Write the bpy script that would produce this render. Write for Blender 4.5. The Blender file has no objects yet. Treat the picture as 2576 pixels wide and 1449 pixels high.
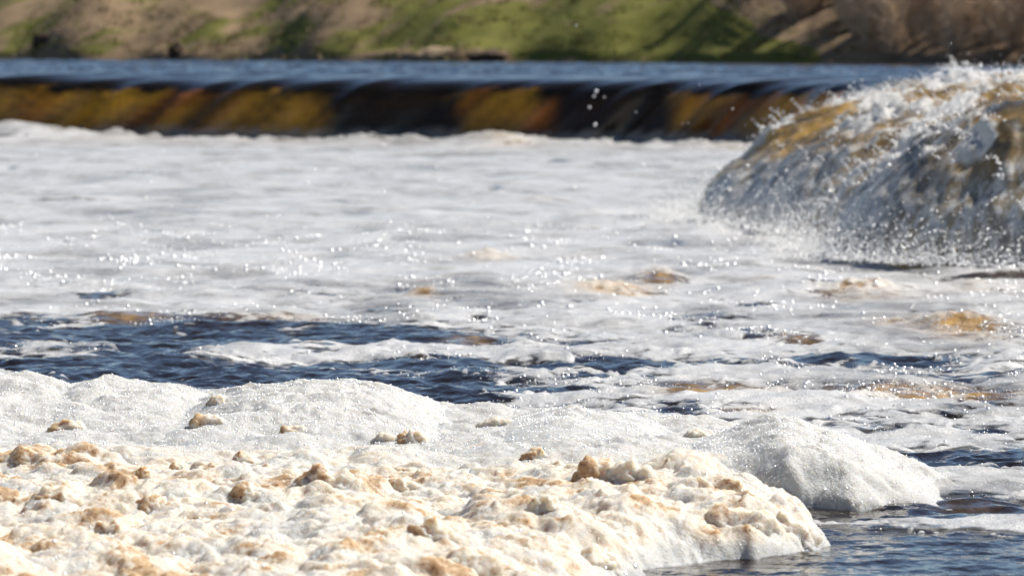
import bpy, math, random
import numpy as np

# ------------------------------------------------------------------ camera, sky, sun, exposure
sc = bpy.context.scene
H = 2.2                      # camera height above the lower river (m)
F = 14311.0                  # focal length in units of a 2576 wide picture (200 mm on 36 mm)
VH = 120.0                   # row of the horizon in that picture
cam = bpy.data.cameras.new('camera'); camo = bpy.data.objects.new('camera', cam)
sc.collection.objects.link(camo); sc.camera = camo
cam.lens = 200; cam.sensor_width = 36; cam.clip_start = 0.5; cam.clip_end = 5000
camo.location = (0, 0, H)
camo.rotation_euler = (math.radians(90) - math.atan((724.5 - VH) / F), 0, 0)
cam.dof.use_dof = True; cam.dof.focus_distance = 29.8; cam.dof.aperture_fstop = 5.2

SUN_AZ, SUN_EL = math.radians(60), math.radians(48)    # azimuth clockwise from the view direction
w = bpy.data.worlds.new('World'); sc.world = w; w.use_nodes = True
nt = w.node_tree
sky = nt.nodes.new('ShaderNodeTexSky'); sky.sky_type = 'NISHITA'; sky.sun_disc = False
sky.sun_elevation = SUN_EL; sky.sun_rotation = SUN_AZ; sky.air_density = 0.65; sky.dust_density = 0.0; sky.ozone_density = 1.2; sky.altitude = 0
bg = nt.nodes['Background']; bg.inputs[1].default_value = 0.064
nt.links.new(sky.outputs[0], bg.inputs[0])
sun = bpy.data.lights.new('sun', 'SUN'); suno = bpy.data.objects.new('sun', sun); sc.collection.objects.link(suno)
sun.energy = 5.0; sun.angle = math.radians(0.53); sun.color = (1.0, 0.94, 0.84)
sd = np.array([math.sin(SUN_AZ) * math.cos(SUN_EL), math.cos(SUN_AZ) * math.cos(SUN_EL), math.sin(SUN_EL)])
from mathutils import Vector
suno.rotation_euler = Vector(sd).to_track_quat('Z', 'Y').to_euler()
suno.location = (40, 30, 60)
sc.view_settings.view_transform = 'Standard'; sc.view_settings.look = 'None'
sc.view_settings.exposure = 0.50; sc.view_settings.gamma = 1.0
sc.render.engine = 'CYCLES'
sc.cycles.use_denoising = True
try:
    sc.cycles.denoiser = 'OPENIMAGEDENOISE'; sc.cycles.denoising_input_passes = 'RGB_ALBEDO_NORMAL'
except Exception: pass
sc.cycles.max_bounces = 6; sc.cycles.diffuse_bounces = 3; sc.cycles.glossy_bounces = 3
sc.cycles.transparent_max_bounces = 12; sc.cycles.transmission_bounces = 3
sc.cycles.caustics_reflective = False; sc.cycles.caustics_refractive = False

# ------------------------------------------------------------------ helpers
rng = np.random.default_rng(7)
def G(u, v, z=0.0):
    """Ground point (x, y) at height z that lies at column u, row v of the picture."""
    d = F * (H - z) / (v - VH)
    return (u - 1288) / F * d, d

PERM = np.random.default_rng(3).permutation(4096).astype(np.int64)
ANG = np.random.default_rng(4).uniform(0, 2 * np.pi, 4096)
GX, GY = np.cos(ANG), np.sin(ANG)
g3 = np.random.default_rng(5).normal(size=(4096, 3)); g3 /= np.linalg.norm(g3, axis=1)[:, None]
def hsh(i, j, k=0):
    return PERM[(PERM[(PERM[i & 4095] + j) & 4095] + k) & 4095]
def perlin2(x, y, seed=0):
    xi = np.floor(x).astype(np.int64); yi = np.floor(y).astype(np.int64)
    xf = x - xi; yf = y - yi
    ux = xf * xf * xf * (xf * (xf * 6 - 15) + 10); uy = yf * yf * yf * (yf * (yf * 6 - 15) + 10)
    def c(a, b):
        h = hsh(xi + a, yi + b, seed); return GX[h] * (xf - a) + GY[h] * (yf - b)
    n0 = c(0, 0) * (1 - ux) + c(1, 0) * ux; n1 = c(0, 1) * (1 - ux) + c(1, 1) * ux
    return (n0 * (1 - uy) + n1 * uy) * 1.5
def perlin3(p, seed=0):
    pi = np.floor(p).astype(np.int64); pf = p - pi
    u = pf ** 3 * (pf * (pf * 6 - 15) + 10); out = 0
    for a in (0, 1):
        for b in (0, 1):
            for c in (0, 1):
                h = hsh(pi[:, 0] + a, pi[:, 1] + b, pi[:, 2] + c + seed * 17)
                g = g3[h]
                d = g[:, 0] * (pf[:, 0] - a) + g[:, 1] * (pf[:, 1] - b) + g[:, 2] * (pf[:, 2] - c)
                out = out + d * (u[:, 0] if a else 1 - u[:, 0]) * (u[:, 1] if b else 1 - u[:, 1]) * (u[:, 2] if c else 1 - u[:, 2])
    return out * 1.5
def fbm(x, y, oct=4, seed=0, gain=.5, lac=2.03):
    s = 0; a = 1; t = 0
    for o in range(oct):
        s = s + a * perlin2(x, y, seed + o * 7); t += a; a *= gain; x = x * lac + 3.1; y = y * lac + 1.7
    return s / t
def billow(x, y, oct=3, seed=0, gain=.5):
    s = 0; a = 1; t = 0
    for o in range(oct):
        s = s + a * (1 - np.abs(perlin2(x, y, seed + o * 7)) * 2); t += a; a *= gain; x = x * 2.1 + 5.3; y = y * 2.1 + 2.9
    return s / t
def puff(x, y, oct=3, seed=0, gain=.5):
    """Cauliflower: round tops, sharp creases."""
    s = 0; a = 1; t = 0
    for o in range(oct):
        s = s + a * np.sqrt(np.abs(perlin2(x, y, seed + o * 7)) + 1e-4); t += a; a *= gain; x = x * 2.1 + 5.3; y = y * 2.1 + 2.9
    return s / t
def ss(a, b, x):
    t = np.clip((x - a) / (b - a), 0, 1); return t * t * (3 - 2 * t)
def blob(x, y, cx, cy, rx, ry):
    return np.exp(-(((x - cx) / rx) ** 2 + ((y - cy) / ry) ** 2))

def tag(o, label=None, cat=None, group=None, kind=None):
    for k, v in (('label', label), ('category', cat), ('group', group), ('kind', kind)):
        if v: o[k] = v
    return o
def link(name, me, mat=None, parent=None):
    o = bpy.data.objects.new(name, me); sc.collection.objects.link(o)
    if mat is not None: me.materials.append(mat)
    if parent is not None: o.parent = parent
    return o
def empty(name, loc):
    o = bpy.data.objects.new(name, None); sc.collection.objects.link(o); o.location = loc; o.empty_display_size = .2
    return o
def mesh_np(name, co, quads, attrs=None, smooth=True):
    me = bpy.data.meshes.new(name)
    me.vertices.add(len(co)); me.vertices.foreach_set('co', np.ascontiguousarray(co, np.float32).ravel())
    n = quads.shape[1]
    me.loops.add(quads.size); me.loops.foreach_set('vertex_index', np.ascontiguousarray(quads, np.int32).ravel())
    me.polygons.add(len(quads))
    me.polygons.foreach_set('loop_start', np.arange(0, quads.size, n, dtype=np.int32))
    me.polygons.foreach_set('use_smooth', np.full(len(quads), smooth))
    me.update(calc_edges=True)
    for k, a in (attrs or {}).items():
        at = me.attributes.new(k, 'FLOAT', 'POINT'); at.data.foreach_set('value', np.ascontiguousarray(a, np.float32).ravel())
    return me
def grid_mesh(name, X, Y, Z, attrs=None, keep=None):
    r, c = X.shape
    idx = np.arange(r * c).reshape(r, c)
    q = np.stack([idx[:-1, :-1], idx[:-1, 1:], idx[1:, 1:], idx[1:, :-1]], -1).reshape(-1, 4)
    co = np.stack([X, Y, Z], -1).reshape(-1, 3)
    at = {k: v.reshape(-1) for k, v in (attrs or {}).items()}
    if keep is not None:
        k = keep.reshape(-1); q = q[k[q].any(1)]
        used = np.zeros(len(co), bool); used[q.ravel()] = True
        m = np.cumsum(used) - 1; q = m[q]; co = co[used]; at = {a: b[used] for a, b in at.items()}
    return mesh_np(name, co, q, at)

# node-material helpers
def mat(name):
    m = bpy.data.materials.new(name); m.use_nodes = True; m.node_tree.nodes.clear()
    return m, m.node_tree
class NB:
    def __init__(s, nt): s.nt = nt
    def n(s, typ, ins=None, **kw):
        nd = s.nt.nodes.new(typ)
        for k, v in kw.items(): setattr(nd, k, v)
        for k, v in (ins or {}).items(): s.set(nd, k, v)
        return nd
    def set(s, nd, k, v):
        i = nd.inputs[k]
        if hasattr(v, 'is_linked') or hasattr(v, 'links'): s.nt.links.new(v, i)
        else: i.default_value = v
    def attr(s, name): return s.n('ShaderNodeAttribute', attribute_name=name).outputs['Fac']
    def math(s, op, a, b=0.0, c=None, clamp=False):
        nd = s.n('ShaderNodeMath', operation=op, use_clamp=clamp); s.set(nd, 0, a); s.set(nd, 1, b)
        if c is not None: s.set(nd, 2, c)
        return nd.outputs[0]
    def mix(s, f, a, b):
        nd = s.n('ShaderNodeMix', data_type='RGBA'); s.set(nd, 0, f); s.set(nd, 6, a); s.set(nd, 7, b); return nd.outputs[2]
    def ramp(s, x, lo, hi):
        nd = s.n('ShaderNodeMapRange', interpolation_type='SMOOTHSTEP'); s.set(nd, 0, x); s.set(nd, 1, lo); s.set(nd, 2, hi); return nd.outputs[0]
    def noise(s, vec, scale, detail=4, rough=.55):
        return s.n('ShaderNodeTexNoise', {'Vector': vec, 'Scale': scale, 'Detail': detail, 'Roughness': rough}).outputs['Fac']
    def voro(s, vec, scale, feature='F1'):
        return s.n('ShaderNodeTexVoronoi', {'Vector': vec, 'Scale': scale}, feature=feature).outputs['Distance']
    def bump(s, h, strength, dist, normal=None):
        nd = s.n('ShaderNodeBump', {'Height': h, 'Strength': strength, 'Distance': dist})
        if normal is not None: s.set(nd, 'Normal', normal)
        return nd.outputs[0]
    def pos(s): return s.n('ShaderNodeNewGeometry').outputs['Position']
    def out(s, sh): s.nt.links.new(sh, s.n('ShaderNodeOutputMaterial').inputs[0])
def c4(r, g, b): return (r, g, b, 1.0)

# ------------------------------------------------------------------ materials
def make_foam(name, bubble=170.0, alpha=False, white=(0.71, 0.71, 0.695), bump=0.55, sss=1.0, coat=.45):
    m, nt = mat(name); b = NB(nt); p = b.pos()
    stain_shade = b.attr('stain_shade')
    n1 = b.noise(p, 26, 5, .62); n2 = b.noise(p, 75, 3, .6); n3 = b.noise(p, 11, 3, .5)
    sfac = b.math('MULTIPLY', stain_shade, b.math('ADD', .55, b.math('MULTIPLY', b.ramp(n3, .28, .62), .45)))
    cream = b.mix(b.ramp(sfac, .0, .45), c4(*white), c4(.88, .795, .675))
    ochre = b.mix(b.math('MULTIPLY', b.ramp(b.math('MULTIPLY', stain_shade, b.math('ADD', n1, .18)), .38, .66), .85), cream, c4(.54, .33, .155))
    crumb = b.math('MULTIPLY', b.ramp(stain_shade, .50, .85), b.math('MULTIPLY', b.ramp(n2, .55, .63), b.ramp(n1, .46, .56)))
    col = b.mix(crumb, ochre, c4(.20, .09, .03))
    gr = b.math('ADD', .80, b.math('MULTIPLY', b.ramp(b.noise(p, 55, 6, .75), .30, .62), .20))
    col = b.n('ShaderNodeMix', {0: 1.0, 6: col, 7: b.n('ShaderNodeCombineColor', {0: gr, 1: gr, 2: gr}).outputs[0]}, data_type='RGBA', blend_type='MULTIPLY').outputs[2]
    v1 = b.voro(p, bubble); v2 = b.voro(p, bubble * .47)
    h = b.math('ADD', b.math('MULTIPLY', v1, -1.0), b.math('MULTIPLY', v2, -1.2))
    fine = b.noise(p, 60, 4, .6)
    wet = b.math('SUBTRACT', 1.0, b.math('MULTIPLY', stain_shade, .85, clamp=True))
    nrm = b.bump(fine, .6, .016)
    nrm = b.bump(h, b.math('MULTIPLY', wet, bump), .0045, nrm)
    pr = b.n('ShaderNodeBsdfPrincipled', {'Base Color': col, 'Roughness': .62, 'Normal': nrm, 'IOR': 1.33,
             'Coat Weight': b.math('MULTIPLY', wet, coat), 'Coat Roughness': .18, 'Coat IOR': 1.33, 'Coat Normal': nrm,
             'Subsurface Weight': sss, 'Subsurface Scale': .06, 'Subsurface Radius': (1.0, .80, .55)})
    tl = b.n('ShaderNodeBsdfTranslucent', {'Color': col, 'Normal': nrm})
    mx = b.n('ShaderNodeMixShader', {0: .22}); nt.links.new(pr.outputs[0], mx.inputs[1]); nt.links.new(tl.outputs[0], mx.inputs[2])
    sh = mx.outputs[0]
    if alpha:
        cov = b.attr('cover')
        lace = b.math('ADD', b.math('MULTIPLY', b.voro(p, 9.0, 'F1'), -.55), b.math('ADD', b.math('MULTIPLY', b.noise(p, 5.0, 6, .65), 1.2), -.30))
        a = b.ramp(b.math('ADD', cov, b.math('MULTIPLY', lace, 1.1)), .02, .40)
        mp = b.n('ShaderNodeMapping', {'Vector': p, 'Scale': (.50, .42, 1)}).outputs[0]
        a = b.math('MULTIPLY', a, b.math('ADD', .40, b.math('MULTIPLY', b.ramp(b.noise(mp, 1.6, 10, .78), .35, .54), .60)))
        mq = b.n('ShaderNodeMapping', {'Vector': p, 'Scale': (.40, .13, 1)}).outputs[0]
        a = b.math('MULTIPLY', a, b.math('ADD', .46, b.math('MULTIPLY', b.ramp(b.noise(mq, 1.3, 5, .62), .37, .53), .54)))
        tr = b.n('ShaderNodeBsdfTransparent')
        m2 = b.n('ShaderNodeMixShader', {0: a}); nt.links.new(tr.outputs[0], m2.inputs[1]); nt.links.new(sh, m2.inputs[2]); sh = m2.outputs[0]
    b.out(sh); return m

def make_water(name, dark=(.012, .007, .003), amber=(.60, .38, .15), ripple=1.0, scale=1.0, rough=.05):
    m, nt = mat(name); b = NB(nt); p = b.pos(); aer = b.attr('aer')
    na = b.noise(p, 7.0, 6, .7)
    col = b.mix(b.math('MULTIPLY', aer, b.math('ADD', .45, b.math('MULTIPLY', b.ramp(na, .36, .62), .75)), clamp=True), c4(*dark), c4(*amber))
    mp = b.n('ShaderNodeMapping', {'Vector': p, 'Scale': (1, .55, 1)}).outputs[0]
    n1 = b.noise(mp, 3.2 * scale, 3, .5); n2 = b.noise(mp, 13 * scale, 3, .55)
    nrm = b.bump(n1, .5 * ripple, .09 / scale); nrm = b.bump(n2, .4 * ripple, .02 / scale, nrm)
    pr = b.n('ShaderNodeBsdfPrincipled', {'Base Color': col, 'Roughness': rough, 'IOR': 1.333, 'Normal': nrm})
    b.out(pr.outputs[0]); return m

def make_curtain(name):
    """Falling tea-coloured water: glossy skin, amber light coming through it, white where aerated."""
    m, nt = mat(name); b = NB(nt); p = b.pos()
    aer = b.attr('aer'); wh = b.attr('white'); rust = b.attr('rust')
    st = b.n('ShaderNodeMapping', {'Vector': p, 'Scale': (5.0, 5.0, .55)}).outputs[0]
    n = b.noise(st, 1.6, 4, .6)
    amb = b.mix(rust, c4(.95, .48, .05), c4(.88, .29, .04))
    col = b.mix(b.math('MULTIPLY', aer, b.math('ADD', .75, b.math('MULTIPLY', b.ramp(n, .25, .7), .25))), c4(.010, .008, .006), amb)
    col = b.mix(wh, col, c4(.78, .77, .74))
    nrm = b.bump(n, .5, .05)
    rgh = b.math('ADD', .07, b.math('MULTIPLY', wh, .35))
    pr = b.n('ShaderNodeBsdfPrincipled', {'Base Color': col, 'Roughness': rgh, 'IOR': 1.333, 'Normal': nrm})
    tl = b.n('ShaderNodeBsdfTranslucent', {'Color': col})
    mx = b.n('ShaderNodeMixShader', {0: b.math('MULTIPLY', b.math('MAXIMUM', aer, wh), .45)})
    nt.links.new(pr.outputs[0], mx.inputs[1]); nt.links.new(tl.outputs[0], mx.inputs[2])
    b.out(mx.outputs[0]); return m

def make_cascade(name):
    m, nt = mat(name); b = NB(nt); p = b.pos(); aer = b.attr('aer'); wh = b.attr('white')
    n1 = b.noise(p, 3.2, 8, .66); n2 = b.noise(p, 1.3, 4, .6); veil = b.attr('veil')
    w2 = b.ramp(b.math('ADD', wh, b.math('MULTIPLY', b.math('SUBTRACT', n1, .5), 1.7)), .28, .95)
    n3 = b.noise(b.n('ShaderNodeMapping', {'Vector': p, 'Scale': (1.5, .8, .13)}).outputs[0], 5.0, 6, .68)
    w2 = b.math('MAXIMUM', w2, b.math('MULTIPLY', veil, b.ramp(n3, .45, .60)))
    body = b.mix(b.math('MULTIPLY', aer, b.ramp(n2, .28, .62)), c4(.085, .066, .034), c4(.66, .41, .12))
    body = b.mix(b.math('MULTIPLY', veil, b.math('ADD', .25, b.math('MULTIPLY', b.ramp(n1, .35, .65), .5))), body, c4(.58, .57, .53))
    col = b.mix(w2, body, c4(.88, .88, .87))
    nrm = b.bump(n1, .7, .12)
    pr = b.n('ShaderNodeBsdfPrincipled', {'Base Color': col, 'Roughness': b.math('ADD', .08, b.math('MULTIPLY', w2, .35)), 'IOR': 1.333, 'Normal': nrm})
    tl = b.n('ShaderNodeBsdfTranslucent', {'Color': col})
    mx = b.n('ShaderNodeMixShader', {0: b.math('MULTIPLY', b.math('MAXIMUM', aer, w2), .35)})
    nt.links.new(pr.outputs[0], mx.inputs[1]); nt.links.new(tl.outputs[0], mx.inputs[2])
    b.out(mx.outputs[0]); return m

def make_drop(name, gloss=.55, milk=.25, rough=.38, col=(.88, .88, .88)):
    """Thin-walled bubble or drop: mostly clear, a strong mirror glint, a little milkiness."""
    m, nt = mat(name); b = NB(nt)
    gl = b.n('ShaderNodeBsdfGlossy', {'Color': c4(1, 1, 1), 'Roughness': rough}); tr = b.n('ShaderNodeBsdfTransparent')
    df = b.n('ShaderNodeBsdfDiffuse', {'Color': c4(*col)})
    m1 = b.n('ShaderNodeMixShader', {0: milk}); nt.links.new(tr.outputs[0], m1.inputs[1]); nt.links.new(df.outputs[0], m1.inputs[2])
    m2 = b.n('ShaderNodeMixShader', {0: gloss}); nt.links.new(m1.outputs[0], m2.inputs[1]); nt.links.new(gl.outputs[0], m2.inputs[2])
    b.out(m2.outputs[0]); return m

def make_ground(name):
    m, nt = mat(name); b = NB(nt); p = b.pos(); dry = b.attr('dry'); brown = b.attr('brown')
    n1 = b.noise(p, .40, 4, .55); n2 = b.noise(p, 1.6, 4, .6)
    g = b.mix(n2, c4(.112, .114, .022), c4(.152, .150, .036))
    d = b.mix(n2, c4(.17, .12, .068), c4(.30, .215, .135))
    col = b.mix(b.ramp(b.math('ADD', dry, b.math('MULTIPLY', b.math('SUBTRACT', n1, .5), 1.1)), .35, .65), g, d)
    col = b.mix(b.math('MULTIPLY', brown, b.ramp(n2, .35, .6)), col, c4(.15, .10, .07))
    nrm = b.bump(n2, .4, .15)
    b.out(b.n('ShaderNodeBsdfPrincipled', {'Base Color': col, 'Roughness': .9, 'Normal': nrm, 'Specular IOR Level': .1}).outputs[0]); return m
def make_plain(name, c1, c2, scale, rough=.85):
    m, nt = mat(name); b = NB(nt); p = b.pos(); n = b.noise(p, scale, 4, .6)
    b.out(b.n('ShaderNodeBsdfPrincipled', {'Base Color': b.mix(b.ramp(n, .3, .7), c4(*c1), c4(*c2)), 'Roughness': rough, 'Specular IOR Level': .2,
          'Normal': b.bump(n, .5, .5 / scale)}).outputs[0]); return m

M = dict(
    foam=make_foam('bank_foam'), sheet=make_foam('river_foam', bubble=90.0, alpha=True, white=(.95, .95, .95), bump=.45, sss=0.0, coat=1.0),
    water=make_water('river_water', ripple=1.6), upper=make_water('upper_river_water', dark=(.010, .010, .010), ripple=.12, scale=1.0, rough=.06),
    curtain=make_curtain('falling_water'), drop=make_drop('spray_drop', .55, .6), bubble=make_drop('foam_bubble', .6, .1), cascade=make_cascade('cascade_water'),
    ground=make_ground('bank_turf'), bark=make_plain('shrub_bark', (.30, .21, .15), (.48, .35, .26), 6), twig=make_plain('shrub_twig', (.58, .45, .32), (.76, .61, .45), 3),
    dry=make_plain('dry_grass', (.24, .175, .11), (.36, .27, .18), 4), earth=make_plain('bare_earth', (.05, .034, .024), (.13, .088, .06), 5),
    rock=make_plain('wet_ledge_rock', (.05, .035, .02), (.22, .12, .04), 3, .5), green=make_plain('green_grass', (.11, .118, .022), (.15, .155, .038), 4))

def points_stuff(name, pts, rad, material, parent=None):
    """A cloud of small spheres (drops or bubbles): one mesh of points, each a real sphere of its own radius."""
    me = bpy.data.meshes.new(name); me.vertices.add(len(pts)); me.vertices.foreach_set('co', np.ascontiguousarray(pts, np.float32).ravel())
    at = me.attributes.new('rad', 'FLOAT', 'POINT'); at.data.foreach_set('value', np.ascontiguousarray(rad, np.float32))
    o = link(name, me, material, parent)
    ng = bpy.data.node_groups.new(name, 'GeometryNodeTree')
    ng.interface.new_socket('Geometry', in_out='INPUT', socket_type='NodeSocketGeometry'); ng.interface.new_socket('Geometry', in_out='OUTPUT', socket_type='NodeSocketGeometry')
    gi = ng.nodes.new('NodeGroupInput'); go = ng.nodes.new('NodeGroupOutput')
    na = ng.nodes.new('GeometryNodeInputNamedAttribute'); na.data_type = 'FLOAT'; na.inputs[0].default_value = 'rad'
    mp = ng.nodes.new('GeometryNodeMeshToPoints'); sm = ng.nodes.new('GeometryNodeSetMaterial'); sm.inputs['Material'].default_value = material
    ng.links.new(gi.outputs[0], mp.inputs['Mesh']); ng.links.new(na.outputs[0], mp.inputs['Radius'])
    ng.links.new(mp.outputs[0], sm.inputs[0]); ng.links.new(sm.outputs[0], go.inputs[0])
    md = o.modifiers.new('points', 'NODES'); md.node_group = ng
    o['kind'] = 'stuff'
    return o

# ------------------------------------------------------------------ the ledge line in plan (foot of the falls)
LEDGE = np.array([(-45, 152), (-30, 145.5), (-16.5, 139.5), (-8, 135.5), (0, 131.5), (3.6, 129), (5.6, 126), (6.5, 120.5), (6.6, 114), (6.2, 104), (5.6, 95), (4.6, 86),
                  (3.3, 78), (2.45, 73.5), (2.25, 71), (2.6, 68.5), (3.25, 65), (3.35, 61), (3.3, 58.3), (3.7, 56.8), (4.3, 55.9), (5.2, 55.0), (7, 53.5), (11, 51.5), (16, 50)], float)
def catmull(P, n):
    out = []
    for i in range(len(P) - 1):
        p0, p1, p2, p3 = P[max(i - 1, 0)], P[i], P[i + 1], P[min(i + 2, len(P) - 1)]
        t = np.linspace(0, 1, n, endpoint=False)[:, None]
        out.append(.5 * (2 * p1 + (p2 - p0) * t + (2 * p0 - 5 * p1 + 4 * p2 - p3) * t ** 2 + (3 * p1 - p0 - 3 * p2 + p3) * t ** 3))
    out.append(P[-1:]); return np.concatenate(out)
LC = catmull(LEDGE, 4)
LSEG = np.concatenate([[0], np.cumsum(np.linalg.norm(np.diff(LC, axis=0), axis=1))])
def ledge_sdf(x, y):
    """Distance upstream of the ledge foot (negative downstream) and the arc length of the nearest point."""
    shp = x.shape; P = np.stack([x.ravel(), y.ravel()], -1)
    best = np.full(len(P), 1e9); sgn = np.ones(len(P)); arc = np.zeros(len(P))
    for i in range(len(LC) - 1):
        a, b2 = LC[i], LC[i + 1]; e = b2 - a; L = e @ e
        t = np.clip(((P - a) @ e) / L, 0, 1); q = a + t[:, None] * e; d = P - q; dd = (d * d).sum(1)
        cr = e[0] * d[:, 1] - e[1] * d[:, 0]
        m = dd < best
        best = np.where(m, dd, best); sgn = np.where(m, np.where(cr > 0, 1.0, -1.0), sgn); arc = np.where(m, LSEG[i] + t * math.sqrt(L), arc)
    return (np.sqrt(best) * sgn).reshape(shp), arc.reshape(shp)
UP = 1.54                    # level of the river above the falls

# ------------------------------------------------------------------ river below the falls
# patches given by where they lie on the water (column, row, half width, half height in the picture's units)
def patches(x, y, lst):
    s = np.zeros_like(x)
    for (u, v, ru, rv, a) in lst:
        cx, cy = G(u, v); rx = ru / F * cy; ry = rv * cy * cy / (F * H)
        s = s + a * blob(x, y, cx, cy, rx, ry)
    return s
DARK = [(330, 850, 600, 46, 1.9), (850, 845, 330, 26, 1.3), (250, 940, 460, 36, 1.7), (760, 935, 340, 26, 1.5), (1180, 862, 120, 12, .9), (1100, 975, 260, 22, 1.0), (1130, 1010, 220, 26, .9),
        (1450, 918, 360, 14, 1.5), (1250, 925, 180, 12, 1.1), (2150, 908, 360, 13, 1.4), (2430, 945, 240, 15, 1.3), (1420, 982, 110, 11, .9), (1250, 1035, 200, 16, .9), (1700, 1046, 150, 11, .9),
        (1790, 988, 170, 15, .9), (2120, 990, 110, 10, .7), (2400, 998, 240, 15, .9), (2450, 1155, 330, 22, 1.2), (2330, 1300, 420, 20, 1.3), (2300, 1400, 600, 60, 2.2), (1900, 1440, 420, 40, 2.0),
        (2480, 1265, 160, 14, 1.0), (1850, 848, 140, 10, .8), (2050, 858, 120, 9, .7), (1600, 950, 260, 8, .9), (2100, 945, 300, 7, .8), (1950, 1075, 240, 9, .7), (2300, 1085, 260, 8, .7), (1500, 870, 160, 8, .7), (400, 440, 110, 7, .8), (900, 455, 90, 5, .6), (200, 462, 60, 4, .4), (380, 646, 70, 5, .7), (700, 535, 60, 4, .5),
        (280, 742, 120, 7, .8), (130, 715, 90, 6, .5), (760, 742, 110, 5, .5), (1300, 840, 60, 8, .4), (60, 800, 120, 8, .5), (1900, 1030, 260, 14, .4), (2250, 1060, 300, 12, .35), (700, 970, 500, 14, .6)]
_r = random.Random(77)
for _i in range(110):
    _v = _r.uniform(400, 800); DARK.append((_r.uniform(-100, 2000 if _v < 560 else 2600), _v, _r.uniform(25, 130) * (.5 + _v / 1200), _r.uniform(2.0, 4.5) * (.5 + _v / 900), _r.uniform(.35, .95)))
ISLES = [(620, 882, 150, 12, .85), (130, 880, 160, 18, .8), (460, 940, 130, 10, .6), (880, 895, 110, 8, .5), (2350, 1325, 300, 8, 1.0), (2250, 1335, 200, 7, .4), (2400, 1215, 260, 28, 1.2), (2200, 1110, 300, 26, .5),
         (520, 905, 90, 7, .5), (1320, 905, 60, 12, .6), (2190, 1411, 26, 7, .9), (2560, 1330, 120, 12, .8), (1500, 1000, 200, 9, .4), (650, 935, 120, 6, .5)]
BOIL = [(1530, 735, 120, 16, 1.0, .10), (2170, 742, 130, 18, .7, .12), (2410, 828, 110, 30, .85, .17), (1230, 652, 70, 11, .7, .10), (1060, 742, 36, 10, .9, .09), (1660, 707, 60, 14, .5, .10), (1790, 988, 150, 16, .8, .05),
        (2340, 995, 260, 16, .8, .05), (2000, 855, 70, 9, .5, .04), (2230, 822, 60, 10, .5, .06), (1280, 366, 70, 8, .6, .12), (1840, 378, 60, 6, .5, .10), (2450, 735, 90, 10, .4, .08), (1900, 1045, 120, 9, .5, .03),
        (1480, 645, 60, 8, .35, .05), (1930, 712, 70, 8, .35, .06), (1180, 860, 60, 9, .5, .05), (330, 802, 110, 7, .5, .05), (700, 803, 130, 5, .5, .04), (1350, 510, 50, 6, .3, .07), (2060, 1250, 1, 1, 0, 0), (2440, 1275, 130, 10, .12, .0)]
def waves(x, y):
    far = ss(30, 60, y); calm = ss(24.5, 29.5, y)
    a = (.018 + .045 * calm + .022 * far - .02 * ss(90, 130, y)) 
    ang = .25
    xr = x * math.cos(ang) + y * math.sin(ang); yr = -x * math.sin(ang) + y * math.cos(ang)
    h = 1.0 * fbm(xr * .55, yr * .8, 2, 11) + .55 * (billow(xr * (1.1 - .45 * far), yr * (1.7 - 1.0 * far), 2, 23) - .45) + (1 - .85 * far) * (.55 * fbm(xr * 2.6, yr * 3.6, 3, 41) + .42 * (billow(xr * 2.2, yr * 3.0, 2, 57) - .5))
    z = a * h
    s, _ = ledge_sdf(x, y)
    nearfoot = np.exp(-np.clip(-s, 0, 50) / 3.0)
    z = z + nearfoot * (.10 * fbm(x * .5, y * .35, 3, 77) + .04 * (puff(x * 1.6, y * 1.1, 3, 91) - .3)) 
    z = z + ss(100, 118, y) * np.exp(-np.clip(-s, 0, 50) / 1.5) * .48 * (puff(x * .9, y * .5, 4, 83, .6) - .38)
    for (u, v, ru, rv, am, hh) in BOIL:
        cx, cy = G(u, v); z = z + .65 * hh * blob(x, y, cx, cy, ru / F * cy * 1.0, min(rv * cy * cy / (F * H), ru / F * cy * 1.6))
    bz = np.clip(sum(blob(x, y, *G(u, v), ru / F * G(u, v)[1], rv * G(u, v)[1] ** 2 / (F * H)) for (u, v, ru, rv, am, hh) in BOIL if hh > .08), 0, 1)
    z = z + bz * .10 * (puff(x * 3.5, y * 3.0, 3, 95) - .35)
    # humps of foam at the foot of the far fall
    for (u, v, ru, hh) in ((60, 352, 170, .42), (1235, 362, 110, .24), (900, 358, 70, .14), (560, 356, 50, .07), (1850, 370, 90, .05), (1030, 360, 36, .15)):
        cx, cy = G(u, v); z = z + hh * blob(x, y, cx, cy - .6, ru / F * cy, 1.6)
    return z, s
def lod(y0, y1, n, m, half, near=None):
    Y = y0 * (y1 / y0) ** np.linspace(0, 1, n)
    if near: Y = np.concatenate([y0 * (near[0] / y0) ** np.linspace(0, 1, near[1], endpoint=False), near[0] * (y1 / near[0]) ** np.linspace(0, 1, n)]); n = len(Y)
    A = np.linspace(-half, half, m)
    return A[None, :] * Y[:, None] * np.ones((n, 1)), Y[:, None] * np.ones((1, m))

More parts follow.
